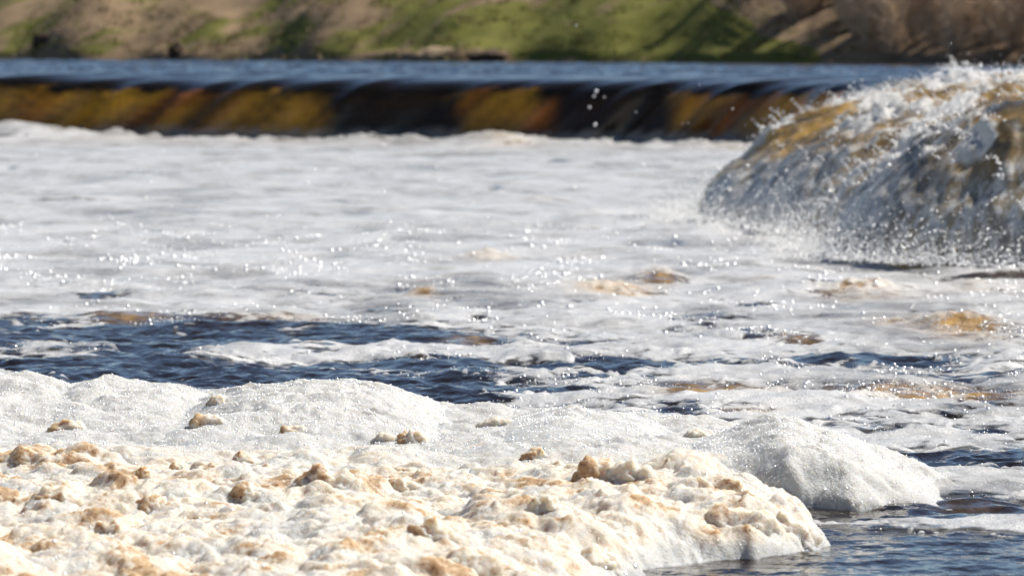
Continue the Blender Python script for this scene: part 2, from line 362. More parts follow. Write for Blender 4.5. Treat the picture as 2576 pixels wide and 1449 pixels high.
def build_river():
    X, Y = lod(20.5, 168, 150, 370, .125, (60, 780))
    Z, S = waves(X, Y)
    foamless = np.clip(patches(X, Y, [(u, v, ru, rv, a) for (u, v, ru, rv, a, h) in BOIL]), 0, 1)
    aer = np.clip(foamless * .9 + .10 * ss(40, 60, Y), 0, 1) * ss(.0, .5, foamless + fbm(X * 2, Y * 2, 2, 5) * .3 + .25)
    Zw = np.where(S > .8, -1.0, Z)
    o = link('river_water', grid_mesh('river_water', X, Y, Zw, {'aer': aer}, keep=S < 1.5), M['water'])
    tag(o, 'dark brown river water reflecting blue sky below the falls', kind='structure')
    # foam lying on the water: its own thin, lumpy skin, thicker where it is dense
    X, Y = lod(20.5, 168, 330, 500, .120, (60, 720))
    Z, S = waves(X, Y)
    dark = patches(X, Y, DARK); isle = patches(X, Y, ISLES); boil = np.clip(patches(X, Y, [(u, v, ru, rv, a) for (u, v, ru, rv, a, h) in BOIL]), 0, 1.3)
    base = .62 + .25 * ss(45, 60, Y) - .30 * ss(36, 31, Y) * 1.0
    n = fbm(X * .9, Y * .55, 4, 131) * .9 + fbm(X * 4.0, Y * 2.2, 3, 151) * .35 + .55 * ss(.88, .98, billow(X * .8 + .4 * fbm(X * 2, Y, 2, 8), Y * 1.3, 1, 161)) * ss(50, 40, Y)
    cover = base - dark * .85 + isle - boil * (.62 + .5 * fbm(X * 2.2, Y * 1.2, 3, 141)) + n * (.95 - .50 * ss(45, 62, Y))
    lines = ss(.86, .97, billow(X * .55 + .35 * fbm(X * 1.5, Y * .8, 2, 9), Y * 1.0, 1, 163)) * ss(.2, .8, dark) * ss(27.5, 30, Y) * ss(55, 47, Y)
    cover = cover + 1.25 * lines * (.55 + .9 * fbm(X * 1.4, Y * .8, 2, 167))
    thick = np.clip(cover, -.2, .9)
    lump = .6 + .8 * puff(X * 2.2, Y * 1.5, 3, 171) + .12 * puff(X * 11, Y * 8, 2, 181)
    lump = lump * (1 - .55 * ss(45, 60, Y)) + .5 * ss(45, 60, Y); up = thick * .030 * lump
    isl = np.clip(isle, 0, 1) * .018 * lump
    o = link('floating_foam', grid_mesh('floating_foam', X, Y, Z + up + isl + .002, {'cover': cover, 'stain_shade': np.clip(boil * .5, 0, .45)}, keep=(cover > -.25) & (S < .35)), M['sheet'])
    tag(o, 'white foam streaks and froth floating on the river below the falls', 'foam', kind='stuff')
    # sparkling bubbles in the floating foam
    n = 260000
    t = rng.uniform(0, 1, n); yy = np.where(rng.uniform(0, 1, n) < .75, 27 * (70 / 27) ** t, 24 * (140 / 24) ** t); xx = rng.uniform(-.105, .105, n) * yy
    z, s = waves(xx, yy)
    cv = .62 + .25 * ss(45, 60, yy) - .3 * ss(36, 31, yy) - patches(xx, yy, DARK) * .85 + patches(xx, yy, ISLES) + fbm(xx * .9, yy * .55, 4, 131) * .6 + fbm(xx * 4, yy * 2.2, 3, 151) * .3
    k = (cv > -.02 - .12 * (yy < 50)) & (s < -.3) & (rng.uniform(0, 1, n) < (.05 + .12 * ss(44, 36, yy) + .70 * ss(.0, .35, fbm(xx * 1.2, yy * .35, 3, 201))) * (1 - .72 * ss(50, 90, yy)))
    r = rng.uniform(2.5e-5, 6e-5, n) * yy ** 1.15 * (1 + 3.2 * rng.uniform(0, 1, n) ** 14)
    r = r * (1.25 - .38 * ss(48, 75, yy)); pts = np.stack([xx, yy, z + np.clip(cv, 0, .9) * .020 * (1 + .9 * ss(45, 70, yy)) + r * .2], -1)[k]
    tag(points_stuff('foam_bubbles', pts, r[k], M['bubble']), 'glinting bubbles scattered over the floating river foam', 'bubbles')
build_river()

# ------------------------------------------------------------------ far waterfall (swept along the ledge) and upper river
def build_far_fall():
    C = catmull(LEDGE[:11], 40); C = C[(C[:, 1] > 99)]
    T = np.gradient(C, axis=0); T /= np.linalg.norm(T, axis=1)[:, None]
    N = np.stack([-T[:, 1], T[:, 0]], -1)                   # upstream side
    arc = np.concatenate([[0], np.cumsum(np.linalg.norm(np.diff(C, axis=0), axis=1))])
    # profile: (distance upstream of the foot, height share)
    pv = np.array([(-.10, -.25), (0, 0), (.09, .25), (.18, .47), (.30, .66), (.47, .80), (.72, .89), (1.1, .94), (1.9, .975), (3.2, .992), (5.5, 1.0), (9.5, .985)])
    tt = np.linspace(0, len(pv) - 1, 110); prof = np.stack([np.interp(tt, np.arange(len(pv)), pv[:, 0]), np.interp(tt, np.arange(len(pv)), pv[:, 1])], -1)
    for _ in range(6): prof[1:-1] = (prof[:-2] + 2 * prof[1:-1] + prof[2:]) / 4
    A, Sv = np.meshgrid(arc, prof[:, 0], indexing='ij'); Hh = np.broadcast_to(prof[:, 1], A.shape)
    # tongues: where the ledge dips the water runs over thicker and bulges outwards
    skew = A - Hh * 1.3 - Sv * .35
    tong = fbm(skew * .22, Sv * .03, 3, 301) * 1.7 + .55 * fbm(skew * .75, Sv * .05, 3, 311)
    s2 = Sv - .62 * tong * (1 - ss(1.5, 6, Sv)) * ss(-.1, .2, Hh)
    X0 = C[:, 0][:, None] + N[:, 0][:, None] * Sv; Y0 = C[:, 1][:, None] + N[:, 1][:, None] * Sv
    z = UP * Hh + .12 * (billow(X0 * .42, Y0 * .85, 3, 405) - .7) * ss(1.5, 5, Sv) + (.075 * tong + .02 * fbm(skew * 1.3, Sv * .5, 2, 331)) * ss(.3, .9, Hh)
    X = C[:, 0][:, None] + N[:, 0][:, None] * s2; Y = C[:, 1][:, None] + N[:, 1][:, None] * s2
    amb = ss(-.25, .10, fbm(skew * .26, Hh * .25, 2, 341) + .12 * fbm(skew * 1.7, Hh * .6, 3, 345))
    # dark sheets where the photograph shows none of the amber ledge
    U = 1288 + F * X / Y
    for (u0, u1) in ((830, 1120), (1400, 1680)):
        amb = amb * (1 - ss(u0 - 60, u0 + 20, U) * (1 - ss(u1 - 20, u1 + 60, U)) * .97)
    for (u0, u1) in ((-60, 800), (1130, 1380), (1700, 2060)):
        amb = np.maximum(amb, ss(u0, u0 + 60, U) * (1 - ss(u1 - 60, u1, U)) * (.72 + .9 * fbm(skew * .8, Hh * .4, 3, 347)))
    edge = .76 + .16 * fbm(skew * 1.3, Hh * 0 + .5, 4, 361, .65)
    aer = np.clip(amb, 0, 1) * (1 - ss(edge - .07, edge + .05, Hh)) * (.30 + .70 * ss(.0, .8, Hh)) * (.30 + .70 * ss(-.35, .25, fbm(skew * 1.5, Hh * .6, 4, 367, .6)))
    rust = ss(.0, .35, fbm(skew * .45, Hh * .3, 2, 351))
    white = ss(.25, .0, Hh + .12 * fbm(skew * 2.5, Hh * 2, 2, 371)) * .35
    root = empty('waterfall', (0, 131, 0)); tag(root, 'smooth dark and amber curtain of water along the far ledge', 'waterfall')
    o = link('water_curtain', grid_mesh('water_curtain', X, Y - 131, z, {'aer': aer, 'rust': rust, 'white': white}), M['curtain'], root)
    # the ledge of rock it falls over
    X2 = C[:, 0][:, None] + N[:, 0][:, None] * (Sv + .5); Y2 = C[:, 1][:, None] + N[:, 1][:, None] * (Sv + .5)
    st = (np.arange(A.shape[1]) % 6 == 0)
    lo = link('rock_ledge', grid_mesh('rock_ledge', X2[::4, st], Y2[::4, st], (UP * Hh * .93 - .25 + .05 * np.sign(perlin2(A * .7, Hh * 6, 9)))[::4, st]), M['rock'])
    tag(lo, 'rock ledge beneath the smooth far waterfall', 'ledge')
build_far_fall()

def bank_edge(x):            # distance of the far shore
    return 268 - 2.05 * x + 2.2 * np.sin(x * .31) + 1.2 * np.sin(x * .9 + 1)
def build_upper():
    x = np.linspace(-1, 1, 220); Y = np.concatenate([np.arange(96, 330, .26), np.arange(330, 420, 2.0)])[:, None] * np.ones((1, 220)); X = x[None, :] * Y * .20
    S, _ = ledge_sdf(X, Y)
    Z = UP - .15 + .17 * billow(X * .42, Y * .85, 3, 405) - .03 * ss(14, 7, S)
    o = link('upper_river_water', grid_mesh('upper_river_water', X, Y, Z, {'aer': np.zeros_like(X)}, keep=(S > 7.0) & (Y > 96) & (Y < bank_edge(X) + 4)), M['upper'])
    tag(o, 'calm blue river water above the falls', kind='structure')
build_upper()

# ------------------------------------------------------------------ near cascade
cas = {}
def build_cascade():
    root = empty('cascade', (4.5, 66, 0)); tag(root, 'foaming white and amber cascade tumbling down on the right', 'waterfall')
    def surf(X, Y):
        S, A = ledge_sdf(X, Y)
        near = ss(64, 60, Y)
        pa = np.interp(S, [-.6, 0, .15, .4, .8, 1.3, 1.8, 2.76, 3.5, 6, 30], [-.9, -.05, .33, .66, .97, 1.22, 1.40, 1.62, 1.74, 1.80, 1.76])
        pb = np.interp(S, [-.6, 0, .12, .35, .7, 1.2, 1.7, 2.6, 3.5, 6, 30], [-.9, -.05, .33, .68, 1.02, 1.36, 1.56, 1.74, 1.82, 1.86, 1.80])
        z = pa * (1 - near) + pb * near
        back = ss(74, 88, Y); z = z * (1 - back) + back * np.interp(S, [-.6, 0, .12, .25, .5, .9, 1.6, 30], [-.9, 0, .45, .85, 1.28, 1.47, 1.54, 1.54])
        rough = ss(-.1, .25, S) * (1 - .8 * ss(78, 92, Y))
        flow = S * .35
        A = A + .9 * fbm(X * .7, Y * .5, 3, 495) + .25 * fbm(X * 2.4, Y * 1.7, 2, 497)
        w = 1.25 * fbm(A * .30 + .25 * S, S * .75, 3, 501) + .75 * fbm(A * .9 + .3 * S, S * 1.0, 3, 511) + .35 * fbm(X * 2.6, Y * 1.5, 3, 561)
        big = fbm(A * .30 + .25 * S, S * .55, 3, 501) * .30
        wmask = ss(-.16, .42, w + .10 * ss(1.2, 3.0, S))
        lumpy = (puff(X * 2.2, Y * 1.3, 4, 541, .6) - .35) * .26 * wmask + fbm(X * 5, Y * 3, 2, 551) * .05
        z = z + rough * ss(.05, .6, S) * (big + lumpy)
        white = np.maximum(wmask, .9 * ss(.38, .02, S + .22 * fbm(A * .8, X * 2, 3, 577))) * rough
        aer = ss(-.25, .25, fbm(A * .22 + 3, S * .5, 3, 571) + .22 * ss(.3, 1.3, S) - .05)
        veil = ss(1.1, .1, S + .5 * fbm(A * .5, S * .6, 3, 575)) * rough
        cas['veil'] = veil
        return S, A, z, white * .95, aer
    def sheet(X, Y):
        S, A, z, white, aer = surf(X, Y)
        dx = .10 * fbm(X * 2.2, Y * 1.6, 3, 581) * ss(0, .3, S); dy = .10 * fbm(X * 2.2 + 9, Y * 1.6, 3, 591) * ss(0, .3, S)
        me = grid_mesh('water_face', X + dx - 4.5, Y + dy - 66, z, {'aer': aer, 'white': white, 'veil': cas['veil']}, keep=S > -.5)
        return link('water_face', me, M['cascade'], root)
    x = np.arange(1.9, 10.8, .038); y = np.concatenate([np.arange(50.5, 80, .055), np.arange(80, 118, .14)])
    X, Y = np.meshgrid(x, y); sheet(X, Y)
    # spray: loose drops over the white water and strings of drops thrown up in arcs
    P = []; R = []
    n = 60000
    xx = rng.uniform(1.9, 9.0, n); yy = rng.uniform(52, 86, n); S, A, z, wh, aer = surf(xx, yy)
    k = (S > -.25) & (rng.uniform(0, 1, n) < .015 + .35 * wh ** 2)
    xx, yy, z, S = xx[k], yy[k], z[k], S[k]; h = rng.exponential(.05, len(xx)) + .10 * ss(.3, 0, S) * rng.uniform(0, 1, len(xx)) ** 2 * 3
    P.append(np.stack([xx - .5 * h, yy - .2 * h, np.maximum(z, .03) + h], -1)); R.append(rng.uniform(.003, .008, len(xx)) * (1 + 3.0 * rng.uniform(0, 1, len(xx)) ** 9))
    nj = 2000
    jx = rng.uniform(1.9, 7.5, nj); jy = rng.uniform(53, 84, nj); S, A, z, wh, aer = surf(jx, jy)
    k = (S > -.15) & (S < 4.2) & (rng.uniform(0, 1, nj) < .05 + wh ** 1.5)
    for a, b2, zz, s0 in zip(jx[k], jy[k], z[k], S[k]):
        m = rng.integers(10, 26); v = rng.uniform(.8, 2.2); an = rng.uniform(-.8, .8); t = np.linspace(0, rng.uniform(.10, .26), m)
        vx = -v * .8 * math.cos(an) ; vy = v * .6 * math.sin(an) - .3; vz = rng.uniform(.8, 2.1)
        q = np.stack([a + vx * t, b2 + vy * t, max(zz, 0) + vz * t - 4.9 * t * t], -1) + rng.normal(0, .012, (m, 3))
        P.append(q); R.append(np.linspace(.015, .004, m) * rng.uniform(.5, 1.1, m))
    P = np.concatenate(P); R = np.concatenate(R)
    o = points_stuff('spray_drops', P - np.array([4.5, 66, 0]), R, M['drop'], root)
    # froth thrown up at the foot
    n = 42000
    i = rng.integers(0, len(LC) - 1, n); ok = (LC[i, 1] < 80); i = i[ok]
    t = rng.uniform(0, 1, len(i))[:, None]; q = LC[i] * (1 - t) + LC[i + 1] * t
    off = rng.normal(-.15, .28, len(q)); hh = rng.exponential(.13, len(q)) * (.5 + 1.3 * np.clip(perlin2(q[:, 0] * 1.5, q[:, 1] * 1.5, 7) + .3, 0, 1))
    q3 = np.stack([q[:, 0] + off, q[:, 1] + rng.normal(-.1, .3, len(q)), .08 + hh], -1)
    points_stuff('foot_spray', q3 - np.array([4.5, 66, 0]), rng.uniform(.003, .008, len(q)) * (1 + 1.4 * rng.uniform(0, 1, len(q)) ** 8), M['drop'], root)
build_cascade()
# a few drops flung up in front of the far fall
def flung():
    pts = []
    for (u, v) in ((1500, 230), (1494, 242), (1483, 270), (1497, 314), (1520, 245), (1600, 282), (1449, 65)):
        d = 74.0; pts.append(((u - 1288) / F * d, d, H - (v - VH) / F * d))
    tag(points_stuff('flung_drops', np.array(pts), np.array([.022, .018, .016, .022, .01, .01, .012]), M['drop']), 'few bright water drops flung up before the dark far fall', 'drops')
flung()

# ------------------------------------------------------------------ foam bank in the foreground
OUT = [(-5.0, 19.6), (.0, 19.6), G(1530, 1478), G(1640, 1428), G(1760, 1408), G(1900, 1404), G(2030, 1392), G(2070, 1376), G(2060, 1340), G(2015, 1300), G(2040, 1282),
       G(2200, 1276), G(2330, 1262), G(2400, 1235), (2.15, 29.0), (1.75, 29.8), (1.1, 31.0), (.4, 31.6), (-.3, 32.4), (-1.5, 33.0), (-3, 33.2), (-5, 33.4)]
OUT = np.array(OUT)
def poly_sdf(x, y, Pn):
    shp = x.shape; P = np.stack([x.ravel(), y.ravel()], -1); best = np.full(len(P), 1e9); ins = np.zeros(len(P), bool)
    for i in range(len(Pn)):
        a, b2 = Pn[i], Pn[(i + 1) % len(Pn)]; e = b2 - a; t = np.clip(((P - a) @ e) / (e @ e), 0, 1); d = P - (a + t[:, None] * e)
        best = np.minimum(best, (d * d).sum(1))
        cnd = ((a[1] > P[:, 1]) != (b2[1] > P[:, 1])) & (P[:, 0] < (b2[0] - a[0]) * (P[:, 1] - a[1]) / (b2[1] - a[1] + 1e-12) + a[0])
        ins ^= cnd
    return (np.sqrt(best) * np.where(ins, 1, -1)).reshape(shp)
bank = {}
def build_bank():
    x = np.arange(-3.9, 2.5, .0105); y = np.arange(20.3, 33.6, .0155)
    X, Y = np.meshgrid(x, y)
    E = poly_sdf(X, Y, OUT) + .07 * fbm(X * 3, Y * 3, 3, 601) + .05 * (puff(X * 6, Y * 6, 3, 611) - .4)
    wetb = ss(26.6, 28.6, Y + .25 * X + .9 * fbm(X * .7, Y * .6, 2, 615))           # smooth wet foam behind, dry lumps in front
    wetb = np.maximum(wetb, ss(1.15, 1.45, X) * ss(26.8, 27.2, Y))
    T = .15 * (1 - np.exp(-np.clip(E, 0, 9) / .11)) ** .8 + .05 * ss(0, .6, E)
    hump = .075 * fbm(X * 1.1, Y * .9, 2, 621) + .065 * (1 - .6 * wetb) * fbm(X * 2.8, Y * 2.0, 3, 631)
    # lumps: a few thousand rounded caps heaped on one another
    L = np.zeros_like(X)
    XW = X + .07 * fbm(X * 5, Y * 5, 3, 605); YW = Y + .07 * fbm(X * 5 + 7, Y * 5, 3, 607)
    r2 = np.random.default_rng(21)
    def caps(n, r0, r1, hk):
        for _ in range(n):
            cx = r2.uniform(-3.9, 2.2); cy = r2.uniform(20.3, 30.0); r = r0 + (r1 - r0) * r2.uniform() ** 2.2; ry = r * r2.uniform(.8, 1.3); an = r2.uniform(0, 3.14)
            i0, i1 = np.searchsorted(y, (cy - r * 1.4, cy + r * 1.4)); j0, j1 = np.searchsorted(x, (cx - r * 1.4, cx + r * 1.4))
            if i1 - i0 < 2 or j1 - j0 < 2: continue
            dx = XW[i0:i1, j0:j1] - cx; dy = YW[i0:i1, j0:j1] - cy
            a = (dx * math.cos(an) + dy * math.sin(an)) / r; b2 = (-dx * math.sin(an) + dy * math.cos(an)) / ry
            q = 1 - a * a - b2 * b2
            base = L[max(0, int((i0 + i1) // 2) if (i0 + i1) // 2 < len(y) else -1), min((j0 + j1) // 2, len(x) - 1)] * .45
            c = np.where(q > 0, base * ss(0, .3, q) + hk * r * r2.uniform(.55, 1.2) * np.clip(q, 0, 1) ** .75, 0)
            L[i0:i1, j0:j1] = np.maximum(L[i0:i1, j0:j1], c)
    caps(480, .06, .24, .55); caps(1100, .022, .07, .7); caps(4200, .010, .026, .8)
    dryk = (1 - wetb)
    rough = .095 * (puff(XW * 3.2, YW * 2.8, 5, 641, .62) - .45) + .012 * (puff(X * 24, Y * 24, 2, 651) - .4)
    soft = .045 * (puff(X * 3.6, Y * 3.0, 4, 661, .6) - .3) + .03 * fbm(X * 3.2, Y * 2.8, 3, 665) + .004 * puff(X * 22, Y * 22, 2, 671)
    inside = ss(0, .10, E)
    Z = T + inside * (hump + dryk * (L * .52 + rough) + wetb * soft) - .08 * ss(.0, -.06, E)
    Z = np.where(E < -.02, -.06, Z)
    # stains gather on the lumps, with patches of their own
    pn = fbm(X * 1.6, Y * 1.3, 3, 681); lumpt = ss(.02, .09, L)
    stain_shade = dryk * np.clip(.42 + .7 * pn + .30 * lumpt + 1.05 * fbm(XW * 6, YW * 5, 4, 691, .62), .14, 1)
    stain_shade = np.maximum(stain_shade, wetb * np.clip(.9 * fbm(X * 2.2 + 5, Y * 1.8, 4, 695) - .28, 0, .5)) * inside
    wx = .022 * fbm(X * 8, Y * 8, 2, 701) * inside * dryk; wy = .030 * fbm(X * 8 + 4, Y * 8, 2, 711) * inside * dryk
    o = link('foam_bank', grid_mesh('foam_bank', X + wx, Y + wy, Z, {'stain_shade': stain_shade}, keep=E > -.05), M['foam'])
    tag(o, 'broad bank of cream river foam filling the foreground', 'foam', kind='stuff')
    bank.update(x=x, y=y, Z=Z, E=E, wet=wetb, top=Z.copy())
build_bank()
def bank_z(px, py, key='Z'):
    j = np.clip(np.searchsorted(bank['x'], px), 1, len(bank['x']) - 1); i = np.clip(np.searchsorted(bank['y'], py), 1, len(bank['y']) - 1)
    return np.clip(bank[key][i, j], 0, 1)

SPARK = []
def mound(name, crest, depth, front, label, seed, back=.7, steep=None):
    """Smooth heap of wet bubbles. crest: list of (column, row) of its skyline at distance depth."""
    cx = np.array([(u - 1288) / F * depth for u, v in crest]); cz = np.array([H - (v - VH) / F * depth for u, v in crest])
    pad = .12; xs = np.arange(cx[0] - pad, cx[-1] + pad, .0105); ys = np.arange(depth - front - .1, depth + back, .014)
    X, Y = np.meshgrid(xs, ys)
    wob = .10 * fbm(X * 2, Y * 2, 2, seed)
    zc = np.interp(X + wob * .6, cx, cz, left=-.2, right=-.2)
    k = np.exp(-(np.linspace(-2.2, 2.2, 11)) ** 2); k /= k.sum()
    zc = np.apply_along_axis(lambda r: np.convolve(np.pad(r, 5, 'edge'), k, 'valid'), 1, zc)
    wob = wob + .5 * fbm(X * 1.3, Y * 1.1, 3, seed + 2) * ss(depth - .3, depth - 1.2, Y); t = np.clip((Y + wob - depth) / np.where(Y < depth, -front, back), 0, 1.2)
    # round-shouldered cross-section
    k1 = .5 + .5 * np.cos(np.pi * np.clip(t, 0, 1))
    if steep is not None: k1 = k1 * (1 - ss(steep - .25, steep + .15, X)) + np.sqrt(np.clip(1 - t ** 2.2, 0, 1)) * ss(steep - .25, steep + .15, X)
    cross = np.where(Y < depth, k1, np.sqrt(np.clip(1 - t ** 2, 0, 1)))
    Z0 = fbm(X * 2.5, Y * 2.5, 2, seed + 1); bz = bank_z(X, Y)
    up = np.log1p(np.exp((zc - bz - .01) / .02)) * .02 * cross
    rel = .050 * (puff((X + .3 * Z0) * 3.6, Y * 3.0, 4, seed + 3, .6) - .35) + .045 * fbm(X * 3.4, Y * 3, 3, seed + 5) + .0035 * puff(X * 30, Y * 30, 2, seed + 9)
    Z = bz + up + rel * ss(.0, .10, up) - .012 * (1 - ss(0, .03, up))
    Z = np.where(t >= 1.0, -.08, Z)
    kp = (Z > -.02) & (up > .002)
    stain_shade = np.clip(.35 * fbm(X * 3, Y * 2.5, 3, seed + 11) - .02, 0, .3) * ss(.1, .0, Z - bank_z(X, Y))
    i0, i1 = np.searchsorted(bank['y'], (ys[0], ys[-1])); j0, j1 = np.searchsorted(bank['x'], (xs[0], xs[-1]))
    ii = np.clip(np.searchsorted(ys, bank['y'][i0:i1]), 0, len(ys) - 1); jj = np.clip(np.searchsorted(xs, bank['x'][j0:j1]), 0, len(xs) - 1)
    bank['top'][i0:i1, j0:j1] = np.maximum(bank['top'][i0:i1, j0:j1], np.where(kp, Z, -1)[ii][:, jj])
    ox, oy = float(cx.mean()), depth
    o = link(name, grid_mesh(name, X - ox, Y - oy, Z, {'stain_shade': stain_shade}, keep=kp), M['foam']); o.location = (ox, oy, 0)
    tag(o, label, 'foam mound', 'foam mounds heaped along the back of the bank')
    m = kp & (Z > bank_z(X, Y)) & (Z > 0)
    SPARK.append(np.stack([X[m], Y[m], Z[m]], -1))
mound('foam_mound', [(1690, 1170), (1760, 1120), (1850, 1088), (1950, 1058), (2010, 1064), (2100, 1088), (2160, 1110), (2230, 1160), (2300, 1200), (2360, 1245), (2400, 1262)], 28.2, 1.1, 'tallest sparkling white foam mound sloping down to open water on the right', 801, .75, 1.15)
mound('foam_mound', [(1230, 1085), (1300, 1055), (1370, 1034), (1430, 1026), (1500, 1042), (1600, 1050), (1660, 1072), (1720, 1100), (1760, 1130)], 29.9, 2.2, 'rounded white foam mound in the middle of the bank behind brown speckled clumps', 821)
mound('foam_mound', [(330, 1085), (420, 1050), (500, 1012), (570, 985), (640, 970), (760, 962), (860, 960), (940, 968), (1010, 985), (1080, 1012), (1130, 1042), (1180, 1070), (1260, 1100)], 30.9, 2.6, 'long pale foam mound left of centre at the back of the bank', 841)
mound('foam_mound', [(-160, 955), (-60, 940), (40, 940), (120, 952), (180, 968), (250, 955), (330, 966), (420, 972), (500, 992), (580, 1025), (680, 1070)], 31.4, 2.4, 'frothy foam mound with clear bubbles at the far left of the bank', 861)

# clumps of drier, stained foam standing on the bank
from mathutils import Matrix
import bmesh
bm = bmesh.new(); bmesh.ops.create_icosphere(bm, subdivisions=4, radius=1.0)
ICO = np.array([v.co[:] for v in bm.verts]); ICOF = np.array([[v.index for v in f.verts] for f in bm.faces]); bm.free()
def clump(u, v, wpx, hpx, label, seed, stain_shade=.8, aspect=.8):
    z0 = .12
    dd = np.arange(21.0, 33.5, .01); xx = (u - 1288) / F * dd; zz = bank_z(xx, dd, 'top')      # nearest point of the foam seen at that place
    vv = VH + F * (H - zz) / dd; hit = np.nonzero(vv <= v)[0]; k = hit[0] if len(hit) else len(dd) - 1
    d, x0, z0 = float(dd[k]), float(xx[k]), float(zz[k])
    rw = wpx / F * d / 2; hh = hpx / F * d
    p = ICO.copy(); hr = max(hh * 1.15, rw * (.42 if wpx < 170 else .30)); q = p * np.array([1, aspect, hr / rw])
    f = 1.5 + .2 * (seed % 4)
    a = perlin3(q * f + seed, seed); b2 = np.sqrt(np.abs(perlin3(q * f * 1.9 + 5 + seed, seed + 1)) + 1e-3); c = np.sqrt(np.abs(perlin3(q * f * 4.2 + 9, seed + 2)) + 1e-3); e = perlin3(q * f * 9, seed + 3)
    nn = p / np.array([1, aspect, hr / rw]); nn /= np.linalg.norm(nn, axis=1)[:, None]
    disp = .30 * a + .24 * (b2 - .45) + .12 * (c - .45) + .06 * e + .05 * (np.sqrt(np.abs(perlin3(q * f * 13 + 2, seed + 4)) + 1e-3) - .45)
    P = (q * .84 + nn * (disp * min(1.0, 1.3 * hr / rw))[:, None]) * rw
    st = np.clip(stain_shade * (.72 + .8 * a + .5 * (.45 - b2) - .50 * p[:, 0] + .2 * p[:, 2]), .30, 1) * (.7 + .3 * ss(-.1, .45, p[:, 2]))  # stained patches, plus the warm shade of the left side painted into the colour
    me = mesh_np('foam_clump', P, ICOF, {'stain_shade': st})
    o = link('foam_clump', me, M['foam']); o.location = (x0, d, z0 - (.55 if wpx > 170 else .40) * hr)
    tag(o, label, 'foam clump', 'brown stained foam clumps on the bank')
    return o
CL = [
 (1040, 1112, 105, 58, 'round tan foam clump standing alone before the dip in the bank', 3, .75, .8),
 (965, 1105, 70, 34, 'small pale clump just left of the round tan one', 4, .5, .8),
 (1345, 1150, 80, 42, 'small brown tipped clump left of the big speckled one', 5, .85, .8),
 (1500, 1195, 150, 85, 'big rounded foam clump with a dark speckled left side', 6, .95, .8),
 (1585, 1195, 150, 62, 'cream lumpy clump against the right of the speckled one', 7, .45, .8),
 (1800, 1225, 200, 62, 'flat topped tan clump below the tallest white mound', 8, .72, .7),
 (1850, 1322, 320, 85, 'largest tan foam block at the right tip of the bank by open water', 9, .62, .6),
 (1975, 1325, 190, 70, 'pale rounded end of the bank touching the dark water', 10, .28, .7),
 (170, 1080, 140, 40, 'low brown crusted ridge at the far left behind the white flat', 11, .72, .7),
 (520, 1062, 120, 46, 'tan clump with brown crumbs at the foot of the long mound', 12, .8, .8),
 (545, 1015, 60, 40, 'thin tan ridge climbing the gap between the two left mounds', 13, .6, .9),
 (75, 1155, 190, 52, 'wide brown streaked clump against the left border', 14, .72, .6),
 (355, 1200, 60, 30, 'dark brown crumbly clump left of a smaller dark one', 15, 1.0, .8),
 (442, 1182, 48, 26, 'smallest dark brown clump on the white foam at left', 16, 1.0, .8),
 (820, 1205, 170, 46, 'long cream clump with dark brown crust on its right tip', 17, .8, .7),
 (615, 1160, 120, 30, 'flat tan crust on the white foam left of centre', 18, .75, .7),
 (1010, 1235, 110, 56, 'tan capped clump in the centre of the lumpy foam', 19, .72, .8),
 (620, 1245, 110, 50, 'ochre stained clump left of centre among cream lumps', 20, .8, .8),
 (375, 1280, 120, 56, 'brown hollow sided clump in the left foreground', 21, .78, .8),
 (1080, 1345, 150, 66, 'ochre topped clump in the central foreground', 22, .8, .8),
 (1370, 1275, 110, 44, 'pale two lobed clump right of centre', 23, .5, .8),
 (1180, 1420, 210, 90, 'big tan shaded clump at the bottom centre', 24, .65, .8),
 (1245, 1065, 110, 22, 'pale yellow crest of foam in the dip of the skyline', 25, .42, .7),
 (1765, 1096, 110, 22, 'cream crest peeping over between the middle and tallest mounds', 26, .36, .7),
 (130, 1255, 170, 52, 'long tan crusted clump in the left foreground', 27, .78, .7),
 (740, 1088, 100, 28, 'small tan crumbs in front of the long mound', 28, .6, .8),
 (1480, 1405, 190, 60, 'cream clump near the bottom edge right of centre', 29, .5, .7),
 (280, 1335, 120, 40, 'ochre blotched low clump at the lower left', 30, .7, .8),
]
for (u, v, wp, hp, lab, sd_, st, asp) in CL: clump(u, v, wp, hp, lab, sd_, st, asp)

# glints: small clear bubbles on the wet foam
def bank_bubbles():
    P = []
    S = np.concatenate(SPARK); P.append(S[rng.integers(0, len(S), 46000)])
    i = rng.integers(0, len(bank['y']), 90000); j = rng.integers(0, len(bank['x']), 90000)
    k = (bank['E'][i, j] > .0) & (rng.uniform(0, 1, len(i)) < .05 + .3 * bank['wet'][i, j] + .5 * (bank['E'][i, j] < .05)); i, j = i[k], j[k]
    P.append(np.stack([bank['x'][j], bank['y'][i], bank['Z'][i, j]], -1))
    wi, wj = np.nonzero((bank['wet'] > .35) & (bank['E'] > 0)); q = rng.integers(0, len(wi), 42000); P.append(np.stack([bank['x'][wj[q]], bank['y'][wi[q]], bank['Z'][wi[q], wj[q]]], -1))
    P = np.concatenate(P); P[:, :2] += rng.normal(0, .006, (len(P), 2)); r = rng.uniform(.0010, .0024, len(P)) * (1 + 2.6 * rng.uniform(0, 1, len(P)) ** 16) * (1 + .8 * ss(26.5, 23, P[:, 1]))
    front = P[:, 1] < 24.3; r = np.where(front & (rng.uniform(0, 1, len(P)) < .10), rng.uniform(.005, .009, len(P)), r)
    P[:, 2] += r * .3
    tag(points_stuff('bank_bubbles', P, r, M['bubble']), 'tiny glinting bubbles covering the wet foam of the bank', 'bubbles')
bank_bubbles()

